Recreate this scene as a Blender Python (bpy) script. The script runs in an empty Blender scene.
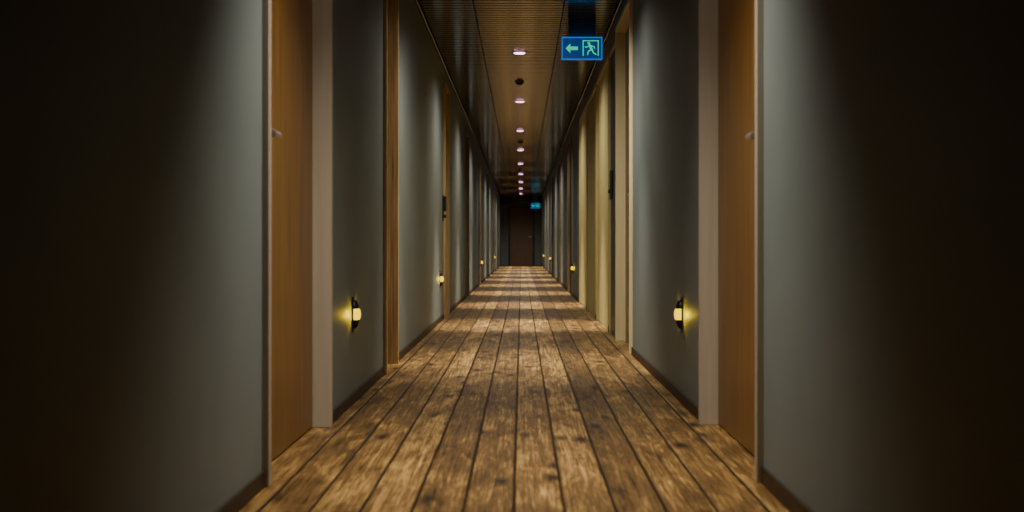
import bpy, bmesh, math, random
from mathutils import Vector, Matrix
random.seed(3)
S=bpy.context.scene
COL=S.collection
F=1422.2
WL=-0.73; WR=0.695; H=2.35; YB=-2.0; YE=49.6
CAMZ=0.68
# ---------------- helpers
def new_mat(name):
    m=bpy.data.materials.new(name); m.use_nodes=True
    nt=m.node_tree; b=nt.nodes["Principled BSDF"]
    return m,nt,b
def noise_mat(name,c1,c2,scale=(3,3,3),nscale=4,rough=.5,metal=0,bump=0.0,detail=6,emis=None,es=0,spec=.5):
    m,nt,b=new_mat(name)
    tc=nt.nodes.new("ShaderNodeTexCoord"); mp=nt.nodes.new("ShaderNodeMapping")
    mp.inputs["Scale"].default_value=scale
    no=nt.nodes.new("ShaderNodeTexNoise"); no.inputs["Scale"].default_value=nscale; no.inputs["Detail"].default_value=detail
    cr=nt.nodes.new("ShaderNodeValToRGB")
    cr.color_ramp.elements[0].position=.3; cr.color_ramp.elements[1].position=.7
    cr.color_ramp.elements[0].color=(*c1,1); cr.color_ramp.elements[1].color=(*c2,1)
    nt.links.new(tc.outputs["Object"],mp.inputs[0]); nt.links.new(mp.outputs[0],no.inputs["Vector"])
    nt.links.new(no.outputs["Fac"],cr.inputs[0]); nt.links.new(cr.outputs[0],b.inputs["Base Color"])
    b.inputs["Roughness"].default_value=rough; b.inputs["Metallic"].default_value=metal
    b.inputs["Specular IOR Level"].default_value=spec
    if bump:
        bp=nt.nodes.new("ShaderNodeBump"); bp.inputs["Strength"].default_value=bump; bp.inputs["Distance"].default_value=.004
        nt.links.new(no.outputs["Fac"],bp.inputs["Height"]); nt.links.new(bp.outputs[0],b.inputs["Normal"])
    if emis:
        b.inputs["Emission Color"].default_value=(*emis,1); b.inputs["Emission Strength"].default_value=es
    return m
def box(bm,x0,x1,y0,y1,z0,z1):
    if x0>x1:x0,x1=x1,x0
    vs=[bm.verts.new((x,y,z)) for x in(x0,x1) for y in(y0,y1) for z in(z0,z1)]
    for f in((0,1,3,2),(4,6,7,5),(0,4,5,1),(2,3,7,6),(0,2,6,4),(1,5,7,3)):
        bm.faces.new([vs[i] for i in f])
def mkobj(name,bm,mat,loc=(0,0,0),parent=None,bevel=0,smooth=False):
    bmesh.ops.recalc_face_normals(bm,faces=bm.faces)
    me=bpy.data.meshes.new(name); bm.to_mesh(me); bm.free()
    me.materials.append(mat)
    if smooth:
        for p in me.polygons:p.use_smooth=True
    o=bpy.data.objects.new(name,me); COL.objects.link(o); o.location=loc
    if parent:o.parent=parent
    if bevel:
        md=o.modifiers.new("bevel","BEVEL"); md.width=bevel; md.segments=2; md.limit_method='ANGLE'
    return o
def empty(name,loc,label,cat,group=None,kind=None):
    o=bpy.data.objects.new(name,None); o.empty_display_size=.1; o.location=loc; COL.objects.link(o)
    tag(o,label,cat,group,kind); return o
def tag(o,label,cat,group=None,kind=None):
    o["label"]=label; o["category"]=cat
    if group:o["group"]=group
    if kind:o["kind"]=kind
def cyl(bm,axis,c,r,l,seg=32,r2=None):
    rot={'z':Matrix.Identity(4),'x':Matrix.Rotation(math.pi/2,4,'Y'),'y':Matrix.Rotation(math.pi/2,4,'X')}[axis]
    bmesh.ops.create_cone(bm,cap_ends=True,segments=seg,radius1=r,radius2=r if r2 is None else r2,depth=l,matrix=Matrix.Translation(c)@rot)
# ---------------- materials
M_wall=noise_mat("wall_paint",(.165,.190,.182),(.190,.215,.207),(1,1,1),2.2,rough=.5,bump=.02,spec=.2)
M_base=noise_mat("dark_skirting",(.035,.021,.012),(.055,.034,.02),(1,3,6),6,rough=.5,spec=.2)
M_slat=noise_mat("bronze_slat",(.024,.021,.018),(.040,.036,.031),(4,1,1),3,rough=.13,metal=.5,spec=.35)
M_void=noise_mat("ceiling_void",(.004,.0035,.003),(.006,.005,.005),rough=.9,spec=.1)
M_oak=noise_mat("tan_oak",(.30,.195,.085),(.58,.41,.19),(26,26,1.0),3.0,rough=.5,bump=.3,detail=9)
M_oakd=noise_mat("darker_oak",(.12,.085,.045),(.26,.19,.10),(26,26,1.0),3.0,rough=.5,bump=.3,detail=9)  # same grain as the tan oak in darker tones, for the far frames
M_pale=noise_mat("pale_frame",(.36,.295,.215),(.41,.34,.255),(20,20,1),2.0,rough=.45,bump=.03,spec=.3)
M_cjamb=noise_mat("beige_frame",(.70,.58,.30),(.75,.63,.35),(20,20,1),2.0,rough=.4,bump=.03)
M_leaf=noise_mat("door_veneer",(.135,.060,.011),(.26,.120,.023),(14,14,.8),2.5,rough=.36,bump=.08,detail=9,spec=.35)
M_dark=noise_mat("dark_leaf",(.035,.026,.018),(.05,.036,.025),(14,14,.8),2.5,rough=.4)
M_cream=noise_mat("cream_leaf",(.56,.46,.17),(.62,.52,.21),(5,5,.6),2.5,rough=.5)
M_red=noise_mat("end_leaf",(.17,.075,.035),(.22,.10,.05),(14,14,.8),2.5,rough=.45)
M_steel=noise_mat("brushed_steel",(.60,.58,.55),(.70,.68,.65),(4,40,4),3,rough=.3,metal=.85)
M_black=noise_mat("black_metal",(.012,.012,.012),(.03,.03,.03),(4,4,4),6,rough=.35,metal=.4)
M_house=noise_mat("dark_housing",(.02,.022,.026),(.03,.032,.036),(4,4,4),6,rough=.4)
M_white=noise_mat("white_plastic",(.12,.11,.10),(.16,.145,.13),(4,4,4),6,rough=.45)
M_lens=noise_mat("downlight_lens",(.9,.8,.85),(1,.9,.95),rough=.4,emis=(1,.42,.78),es=6)
M_yel=noise_mat("yellow_glass",(.08,.05,.0),(.10,.06,.0),rough=.3,emis=(1,.64,.0),es=2.2)
M_signbg=noise_mat("sign_panel",(.0,.02,.05),(.0,.03,.06),rough=.35,emis=(.0,.09,.45),es=.34)
M_border=noise_mat("sign_border",(.0,.03,.09),(.0,.04,.10),rough=.35,emis=(.0,.25,.9),es=.7)
M_sign=noise_mat("sign_pictogram",(.0,.3,.2),(.0,.35,.2),rough=.4,emis=(.0,1,.50),es=.7)
# floor
def floor_mat():
    m,nt,b=new_mat("knotty_planks"); N=nt.nodes; L=nt.links
    def mth(op,a,b2=None,c=None):
        n=N.new("ShaderNodeMath"); n.operation=op
        for i,v in enumerate((a,b2,c)):
            if v is None: continue
            if isinstance(v,(int,float)): n.inputs[i].default_value=v
            else: L.new(v,n.inputs[i])
        return n.outputs[0]
    def noise(sx,sy,sz,scale,det,rgh,dist=0):
        cb=N.new("ShaderNodeCombineXYZ"); L.new(mth('MULTIPLY',X,sx),cb.inputs[0]); L.new(mth('MULTIPLY',yo,sy),cb.inputs[1]); L.new(mth('MULTIPLY',R,sz),cb.inputs[2])
        n=N.new("ShaderNodeTexNoise"); n.inputs["Scale"].default_value=scale; n.inputs["Detail"].default_value=det; n.inputs["Roughness"].default_value=rgh; n.inputs["Distortion"].default_value=dist
        L.new(cb.outputs[0],n.inputs["Vector"]); return n.outputs["Fac"]
    tc=N.new("ShaderNodeTexCoord"); sx=N.new("ShaderNodeSeparateXYZ"); L.new(tc.outputs["Object"],sx.inputs[0])
    X,Y=sx.outputs[0],sx.outputs[1]
    u=mth('DIVIDE',mth('ADD',X,0.02),.131); i=mth('FLOOR',u); f=mth('FRACT',u)
    wn=N.new("ShaderNodeTexWhiteNoise"); wn.noise_dimensions='1D'; L.new(i,wn.inputs["W"])
    yo=mth('ADD',Y,mth('MULTIPLY',wn.outputs["Value"],17.3))
    cb=N.new("ShaderNodeCombineXYZ"); L.new(i,cb.inputs[0])
    wr=N.new("ShaderNodeTexWhiteNoise"); wr.noise_dimensions='2D'; L.new(cb.outputs[0],wr.inputs["Vector"])
    R=wr.outputs["Value"]
    n1=noise(40,1.0,37,1.6,10,.76,.9)
    n2=noise(9,2.1,19,1.1,7,.64,.9)
    n3=noise(90,6,53,1.5,4,.6,0)
    kc=N.new("ShaderNodeCombineXYZ"); L.new(mth('ADD',mth('MULTIPLY',X,8),mth('MULTIPLY',n2,.5)),kc.inputs[0]); L.new(mth('MULTIPLY',yo,2.6),kc.inputs[1]); L.new(mth('MULTIPLY',R,11),kc.inputs[2])
    vo=N.new("ShaderNodeTexVoronoi"); vo.inputs["Scale"].default_value=1.0; L.new(kc.outputs[0],vo.inputs["Vector"])
    kn=N.new("ShaderNodeMapRange"); kn.inputs[1].default_value=.07; kn.inputs[2].default_value=.28; kn.inputs[3].default_value=.13; kn.inputs[4].default_value=1; L.new(vo.outputs["Distance"],kn.inputs[0])
    cr=N.new("ShaderNodeValToRGB"); e=cr.color_ramp.elements
    e[0].position=.38; e[0].color=(.016,.007,.002,1); e[1].position=.655; e[1].color=(.88,.53,.17,1)
    k=e.new(.515); k.color=(.225,.118,.034,1)
    mix=mth('ADD',mth('ADD',mth('MULTIPLY',n1,.48),mth('MULTIPLY',n2,.34)),mth('MULTIPLY',n3,.18))
    mix=mth('ADD',mix,mth('MULTIPLY',mth('SUBTRACT',R,.5),.07))
    L.new(mix,cr.inputs[0])
    ed=mth('MINIMUM',f,mth('SUBTRACT',1,f))
    se=N.new("ShaderNodeMapRange"); se.inputs[1].default_value=.012; se.inputs[2].default_value=.055; se.inputs[3].default_value=.03; se.inputs[4].default_value=1; L.new(ed,se.inputs[0])
    tot=mth('MULTIPLY',se.outputs[0],kn.outputs[0])
    mc=N.new("ShaderNodeVectorMath"); mc.operation='SCALE'; L.new(cr.outputs[0],mc.inputs[0]); L.new(tot,mc.inputs["Scale"])
    L.new(mc.outputs[0],b.inputs["Base Color"])
    b.inputs["Roughness"].default_value=.42; b.inputs["Specular IOR Level"].default_value=.2
    bp=N.new("ShaderNodeBump"); bp.inputs["Strength"].default_value=.6; bp.inputs["Distance"].default_value=.005
    L.new(mth('ADD',tot,mth('MULTIPLY',n1,.6)),bp.inputs["Height"]); L.new(bp.outputs[0],b.inputs["Normal"])
    return m
M_floor=floor_mat()
# ---------------- openings
OL=[(4.0,5.36,2.25,M_leaf,M_pale,'near'),
    (7.50,8.24,2.25,M_leaf,M_oak,None),
    (13.30,14.1,2.22,M_leaf,M_oak,'reader')]
for y in (18.4,24.0,30.0,36.5,43.5): OL.append((y,y+.95,2.2,M_leaf,M_oakd,'near'))
OR=[(4.08,5.44,2.25,M_leaf,M_pale,'near'),
    (8.90,10.25,2.25,M_leaf,M_cjamb,'near'),
    (10.35,11.20,2.20,M_dark,M_cream,'plaque'),
    (11.30,13.1,2.2,M_cream,M_cream,None),
    (13.2,15.0,2.2,M_cream,M_cream,None),
    (15.10,17.0,2.2,M_cream,M_cream,None)]
for y in (19.8,25.0,31.2,37.6,44.2): OR.append((y,y+.95,2.2,M_leaf,M_oakd,'near'))
def wall(name,W,s,ops,label):
    bm=bmesh.new(); bb=bmesh.new()
    cur=YB
    for (a,b_,h,*_) in ops:
        box(bm,W,W+s*.10,cur,a,0,H+.1)
        box(bm,W,W+s*.10,a,b_,h,H+.1)
        box(bb,W-s*.008,W,cur,a-.0005,0,.048)
        cur=b_
    box(bm,W,W+s*.10,cur,YE,0,H+.1); box(bb,W-s*.008,W,cur+.0005,YE,0,.048)
    box(bm,W+s*.10,W+s*.15,YB,YE,0,H+.1)
    o=mkobj("wall_"+name,bm,M_wall); tag(o,label,"wall",kind="structure")
    o=mkobj("baseboard_"+name,bb,M_base,bevel=.002); tag(o,"dark brown low skirting board along the corridor wall","baseboard",kind="structure")
wall("left",WL,-1,OL,"smooth grey-green painted corridor wall with door openings")
wall("right",WR,1,OR,"smooth grey-green painted corridor wall with doors and cupboards")
bm=bmesh.new(); box(bm,WL-.15,WR+.15,YB,YE+.3,-.1,0); o=mkobj("floor",bm,M_floor); tag(o,"knotty brown wooden planks running along the corridor","floor",kind="structure")
bm=bmesh.new(); box(bm,WL-.15,WR+.15,YB-.15,YB,0,H+.1); o=mkobj("wall_back",bm,M_dark); tag(o,"plain dark wall closing the corridor","wall",kind="structure")
# ceiling with transverse slats
bm=bmesh.new()
box(bm,WL,WR,YB,YE,H+.02,H+.1)
o=mkobj("ceiling",bm,M_void); tag(o,"dark ceiling void above the slatted metal ceiling","ceiling",kind="structure")
bm=bmesh.new()
xs=[WL+.035,-.33,.295,WR-.035]
y=YB
while y<YE-.1:
    for a,b_ in zip(xs[:-1],xs[1:]):
        box(bm,a+.0008,b_-.0008,y,y+.078,H,H+.012)
    y+=.10
for x in (WL+.0125,WR-.0125): box(bm,x-.012,x+.012,YB,YE,H-.008,H+.018)
o=mkobj("trim_1",bm,M_slat,bevel=.005); tag(o,"dark bronze metal ceiling slats with narrow gaps","ceiling",kind="structure")
# bulkhead before the end door
bm=bmesh.new(); box(bm,WL+.001,WR-.001,YE-.8,YE-.001,2.13,H-.012)
o=mkobj("trim_2",bm,M_slat,bevel=.004); tag(o,"dark lowered bulkhead across the ceiling by the end door","trim",kind="structure")
# end wall with door opening
cx=0.0; hw=.40; DH=2.02
bm=bmesh.new()
box(bm,WL-.15,cx-hw-.06,YE,YE+.12,0,H+.1); box(bm,cx+hw+.06,WR+.15,YE,YE+.12,0,H+.1); box(bm,cx-hw-.06,cx+hw+.06,YE,YE+.12,DH+.06,H+.1)
box(bm,WL-.15,WR+.15,YE+.12,YE+.2,0,H+.1)
o=mkobj("wall_end",bm,M_wall); tag(o,"grey end wall of the corridor around the door","wall",kind="structure")
# ---------------- doors
cnt=[0]
def lever(parent,s,y,z,d,dirn):
    bm=bmesh.new()
    cyl(bm,'x',(s*(d-.004),y,z),.025,.008)
    cyl(bm,'x',(s*(d-.028),y,z),.010,.050,16)
    cyl(bm,'y',(s*(d-.054),y+dirn*.04,z),.011,.10,16)
    cyl(bm,'x',(s*(d-.004),y,z-.09),.022,.008)
    o=mkobj("door_handle",bm,M_steel,parent=parent,smooth=False,bevel=.002); o["label"]="brushed steel lever handle"
def door(side,spec):
    a,b_,h,ml,mf,hd=spec
    s=-1 if side=='L' else 1; W=WL if side=='L' else WR
    cnt[0]+=1
    tone={M_leaf.name:"brown veneered room door in a %s frame",M_dark.name:"dark wooden service door in a %s frame",M_cream.name:"cream flush cupboard door in a %s frame"}[ml.name]
    lab=tone%("pale grey-beige" if mf is M_pale else "cream" if mf in(M_cream,M_cjamb) else "tan oak" if mf is M_oak else "dark oak")
    e=empty("door_%d"%cnt[0],(W,a+(b_-a)/2,0),lab+(", steel lever handle" if hd=='near' else ", set into wall"),"door",kind="structure")
    m=(b_-a)/2; t=.04
    flush=ml is M_cream or ml is M_dark
    REC=.004 if flush else .05
    p=-.006 if flush else -.02
    bm=bmesh.new()
    box(bm,s*p,s*.098,-m+.001,-m+t,0,h-.001); box(bm,s*p,s*.098,m-t,m-.001,0,h-.001); box(bm,s*p,s*.098,-m+t,m-t,h-t,h-.001)
    mkobj("door_frame",bm,mf,parent=e,bevel=.003)
    bm=bmesh.new(); 
    if ml is M_cream:
        box(bm,s*(REC+.001),s*.092,-m+t+.003,-.010,.006,h-t-.003); box(bm,s*(REC+.001),s*.092,.010,m-t-.003,.006,h-t-.003)
    else:
        box(bm,s*(REC+.001),s*.092,-m+t+.003,m-t-.003,.006,h-t-.003)
    mkobj("door_leaf",bm,ml,parent=e,bevel=.002)
    if hd=='near': lever(e,s,-m+t+.12,1.01,REC,1)
    if hd=='reader':
        yy=-m-.14
        bm=bmesh.new(); box(bm,0,-s*.012,yy-.04,yy+.04,.91,1.15)
        box(bm,-s*.012,-s*.034,yy-.032,yy+.032,1.0,1.14); cyl(bm,'x',(-s*.022,yy,.955),.016,.022,20)
        o=mkobj("card_reader",bm,M_black,parent=e,bevel=.004); o["label"]="slim black card reader beside frame"
    if hd=='plaque':
        bm=bmesh.new(); box(bm,s*(REC-.018),s*(REC+.001),.10,.25,1.04,1.26)
        cyl(bm,'x',(s*(REC-.022),.17,1.10),.015,.02)
        o=mkobj("lock_plate",bm,M_black,parent=e,bevel=.004); o["label"]="black metal lock plate"
for sp in OL: door('L',sp)
for sp in OR: door('R',sp)
# end door
cnt[0]+=1
e=empty("door_%d"%cnt[0],(cx,YE,0),"dark red-brown door closing the end of the corridor","door",kind="structure")
bm=bmesh.new()
box(bm,-hw-.059,-hw,-.015,.10,0,DH+.058); box(bm,hw,hw+.059,-.015,.10,0,DH+.058); box(bm,-hw,hw,-.015,.10,DH,DH+.058)
mkobj("door_frame",bm,M_black,parent=e,bevel=.003)
bm=bmesh.new(); box(bm,-hw+.003,hw-.003,.03,.08,.006,DH-.003); mkobj("door_leaf",bm,M_red,parent=e,bevel=.002)
bm=bmesh.new(); cyl(bm,'y',(hw-.07,.025,1.0),.025,.01); cyl(bm,'y',(hw-.07,.0,1.0),.009,.05,16); cyl(bm,'x',(hw-.12,-.02,1.0),.0095,.13,16)
mkobj("door_handle",bm,M_steel,parent=e)
# ---------------- downlights
CXC=(WL+WR)/2
def ring(bm,r0,r1,z0,z1,seg=40):
    prof=[(r0,z1),(r0,z0+.002),(r0+.004,z0),(r1-.006,z0+.001),(r1,z1-.002),(r1,z1)]
    rows=[]
    for k in range(seg):
        a=2*math.pi*k/seg; rows.append([bm.verts.new((r*math.cos(a),r*math.sin(a),z)) for r,z in prof])
    for k in range(seg):
        A,B=rows[k],rows[(k+1)%seg]
        for q in range(len(prof)):
            w=(q+1)%len(prof)
            bm.faces.new((A[q],A[w],B[w],B[q]))
def downlight(y,beams):
    e=empty("downlight",(CXC,y,H),"round recessed downlight with pinkish glowing lens in ceiling","ceiling light","recessed ceiling downlights")
    bm=bmesh.new(); ring(bm,.052,.066,-.010,0)
    mkobj("trim_ring",bm,M_steel,parent=e,smooth=True)
    bm=bmesh.new(); cyl(bm,'z',(0,0,-.008),.044,.014,40,.052)
    o=mkobj("lamp_lens",bm,M_lens,parent=e)
    for power,ang,bl,tilt in beams:
        l=bpy.data.lights.new("downlight_beam",'SPOT'); l.energy=power; l.color=(1,.94,.81); l.spot_size=math.radians(ang); l.spot_blend=bl; l.shadow_soft_size=.05
        lo=bpy.data.objects.new("downlight_beam",l); lo.location=(0,0,-.075); lo.rotation_euler=(math.radians(tilt),0,0); COL.objects.link(lo); lo.parent=e
y=3.98; k=0
while y<YE-1:
    if k==0: bs=[(200,108,1,11),(25,120,1,34)]  # second spot is an added fill, tilted to lighten the near door jambs
    elif k==1: bs=[(180,70,.9,0),(70,150,1,0),(120,110,1,36)]  # last spot is an added fill, tilted forward onto the beige right-hand jamb
    else:
        g=1+.07*(k-2)
        bs=[(430*g,58,.8,0),(85*g,156,1,0)]
        if y+4.13>=YE-1: bs.append((110,80,1,44))  # extra fill spot, added to brighten the corridor end
    downlight(y,bs); y+=4.13; k+=1
# smoke detectors
for y in (14.45,22.7,31.0,39.2):
    e=empty("smoke_detector",(CXC,y,H),"small round dark smoke detector on slatted ceiling","smoke detector","ceiling smoke detectors")
    bm=bmesh.new(); cyl(bm,'z',(0,0,-.006),.050,.012,32); mkobj("base",bm,M_white,parent=e,bevel=.003)
    bm=bmesh.new(); cyl(bm,'z',(0,0,-.023),.024,.022,32,.040); mkobj("sensor_head",bm,M_black,parent=e,bevel=.003)
# ---------------- night lights
def night(W,s,y,z=.385):
    e=empty("night_light",(W,y,z),"low dark metal wall light glowing yellow near the door","wall light","low wall night lights")
    bm=bmesh.new(); box(bm,0,s*.006,-.022,.022,-.075,.075); mkobj("back_plate",bm,M_black,parent=e,bevel=.002)
    def dome(zc,up):
        bm=bmesh.new(); nu,nv=12,8; rows=[]
        for a in range(nu+1):
            th=math.pi*a/nu
            row=[]
            for b_ in range(nv+1):
                ph=math.pi/2*b_/nv
                row.append(bm.verts.new((s*(.006+.022*math.sin(th)*math.cos(ph)),.022*math.cos(th)*math.cos(ph),zc+up*.040*math.sin(ph))))
            rows.append(row)
        for a in range(nu):
            for b_ in range(nv):
                bm.faces.new((rows[a][b_],rows[a+1][b_],rows[a+1][b_+1],rows[a][b_+1]))
        bm.faces.new([r[0] for r in rows])
        bmesh.ops.remove_doubles(bm,verts=bm.verts,dist=.0005)
        return bm
    mkobj("lamp_hood",dome(.024,1),M_black,parent=e)
    mkobj("lamp_hood",dome(-.024,-1),M_black,parent=e)
    # bulging glass barrel
    bm=bmesh.new(); n=12; rows=[]
    for q in range(9):
        zz=-.024+.048*q/8; r=.72+.28*math.sqrt(max(0,1-(zz/.0245)**2))
        rows.append([bm.verts.new((s*(.006+.029*r*math.sin(math.pi*k/n)),.025*r*math.cos(math.pi*k/n),zz)) for k in range(n+1)])
    for q in range(8):
        for k in range(n): bm.faces.new((rows[q][k],rows[q][k+1],rows[q+1][k+1],rows[q+1][k]))
        bm.faces.new((rows[q][0],rows[q+1][0],rows[q+1][n],rows[q][n]))
    bm.faces.new(rows[0]); bm.faces.new(rows[8])
    o=mkobj("lamp_glass",bm,M_yel,parent=e); o["label"]="glowing yellow glass"
    for dy in(-1,1):
        l=bpy.data.lights.new("lamp_glow",'SPOT'); l.energy=1.3; l.color=(1,.66,.0); l.shadow_soft_size=.01; l.spot_size=math.radians(108); l.spot_blend=1
        lo=bpy.data.objects.new("lamp_glow",l); lo.location=(s*.055,dy*.05,0)
        lo.rotation_euler=Vector((-s*1.0,dy*.8,0)).to_track_quat('-Z','Y').to_euler()
        COL.objects.link(lo); lo.parent=e
for y in (6.15,12.7,25.6,37.9): night(WL,1,y)
for y in (6.15,19.0,33.6,43.5): night(WR,-1,y)
# ---------------- exit signs
def exit_sign(x,y,desc,drop=0):
    e=empty("exit_sign",(x,y,H),desc,"exit sign","hanging emergency exit signs")
    z0,z1=-.31-drop,-.14-drop
    bm=bmesh.new(); box(bm,-.15,.15,0,.03,z0,z1); mkobj("sign_housing",bm,M_black,parent=e,bevel=.004)
    bm=bmesh.new(); box(bm,-.14,.14,-.003,.0,z0+.01,z1-.01); mkobj("sign_panel",bm,M_signbg,parent=e)
    bm=bmesh.new()
    box(bm,-.149,.149,-.005,0,z1-.010,z1-.001); box(bm,-.149,.149,-.005,0,z0+.001,z0+.010)
    box(bm,-.149,-.141,-.005,0,z0+.010,z1-.010); box(bm,.141,.149,-.005,0,z0+.010,z1-.010)
    o=mkobj("sign_border",bm,M_border,parent=e); o["label"]="glowing blue edge"
    bm=bmesh.new(); box(bm,-.10,.10,.010,.028,z1-.01,-.001)
    mkobj("mounting_housing",bm,M_house,parent=e,bevel=.004)
    l=bpy.data.lights.new("sign_glow",'AREA'); l.shape='RECTANGLE'; l.size=.26; l.size_y=.04; l.energy=.08; l.color=(.0,.30,1)
    lo=bpy.data.objects.new("sign_glow",l); lo.location=(0,-.03,z1-.005); lo.rotation_euler=(math.pi,0,0); COL.objects.link(lo); lo.parent=e
    bm=bmesh.new(); zc=(z0+z1)/2
    def poly(pts,):
        f=[bm.verts.new((px,-.0035,zc+pz)) for px,pz in pts]; b2=[bm.verts.new((px,-.006,zc+pz)) for px,pz in pts]
        bm.faces.new(f); bm.faces.new(b2)
        for k in range(len(pts)): bm.faces.new((f[k],f[(k+1)%len(pts)],b2[(k+1)%len(pts)],b2[k]))
    def limb(x0,y0,x1,y1,w):
        dx,dy=x1-x0,y1-y0; l=math.hypot(dx,dy); nx,ny=-dy/l*w/2,dx/l*w/2
        poly([(x0+nx,y0+ny),(x1+nx,y1+ny),(x1-nx,y1-ny),(x0-nx,y0-ny)])
    poly([(-.120,0),(-.085,.036),(-.085,.013),(-.03,.013),(-.03,-.013),(-.085,-.013),(-.085,-.036)])
    limb(.008,-.055,.008,.058,.008); limb(.004,.055,.122,.055,.008); limb(.118,-.055,.118,.058,.008)
    poly([(.05+.011*math.cos(t*math.pi/6),.036+.011*math.sin(t*math.pi/6)) for t in range(12)])
    limb(.055,.024,.072,-.012,.018); limb(.056,.020,.030,.006,.008); limb(.030,.006,.020,.014,.008)
    limb(.060,.020,.088,.012,.008); limb(.088,.012,.094,-.004,.008)
    limb(.070,-.008,.046,-.022,.010); limb(.046,-.022,.040,-.048,.009)
    limb(.073,-.010,.084,-.034,.010); limb(.084,-.034,.106,-.046,.009)
    mkobj("sign_pictogram",bm,M_sign,parent=e)
exit_sign(.4425,10.4,"hanging blue-green emergency exit sign with running figure and arrow")
exit_sign(.46,46.5,"small glowing exit sign hanging near the end door",.13)
# ---------------- world, camera
w=bpy.data.worlds.new("w"); S.world=w; w.use_nodes=True
w.node_tree.nodes["Background"].inputs[0].default_value=(.01,.01,.012,1); w.node_tree.nodes["Background"].inputs[1].default_value=.1
c=bpy.data.cameras.new("cam"); co=bpy.data.objects.new("cam",c); COL.objects.link(co); S.camera=co
co.location=(0,0,CAMZ); co.rotation_euler=(math.pi/2,0,0); c.lens=50; c.sensor_width=36
c.shift_x=-9.5/1024; c.shift_y=-10/1024; c.clip_start=.05
c.dof.use_dof=True; c.dof.focus_distance=9; c.dof.aperture_fstop=4
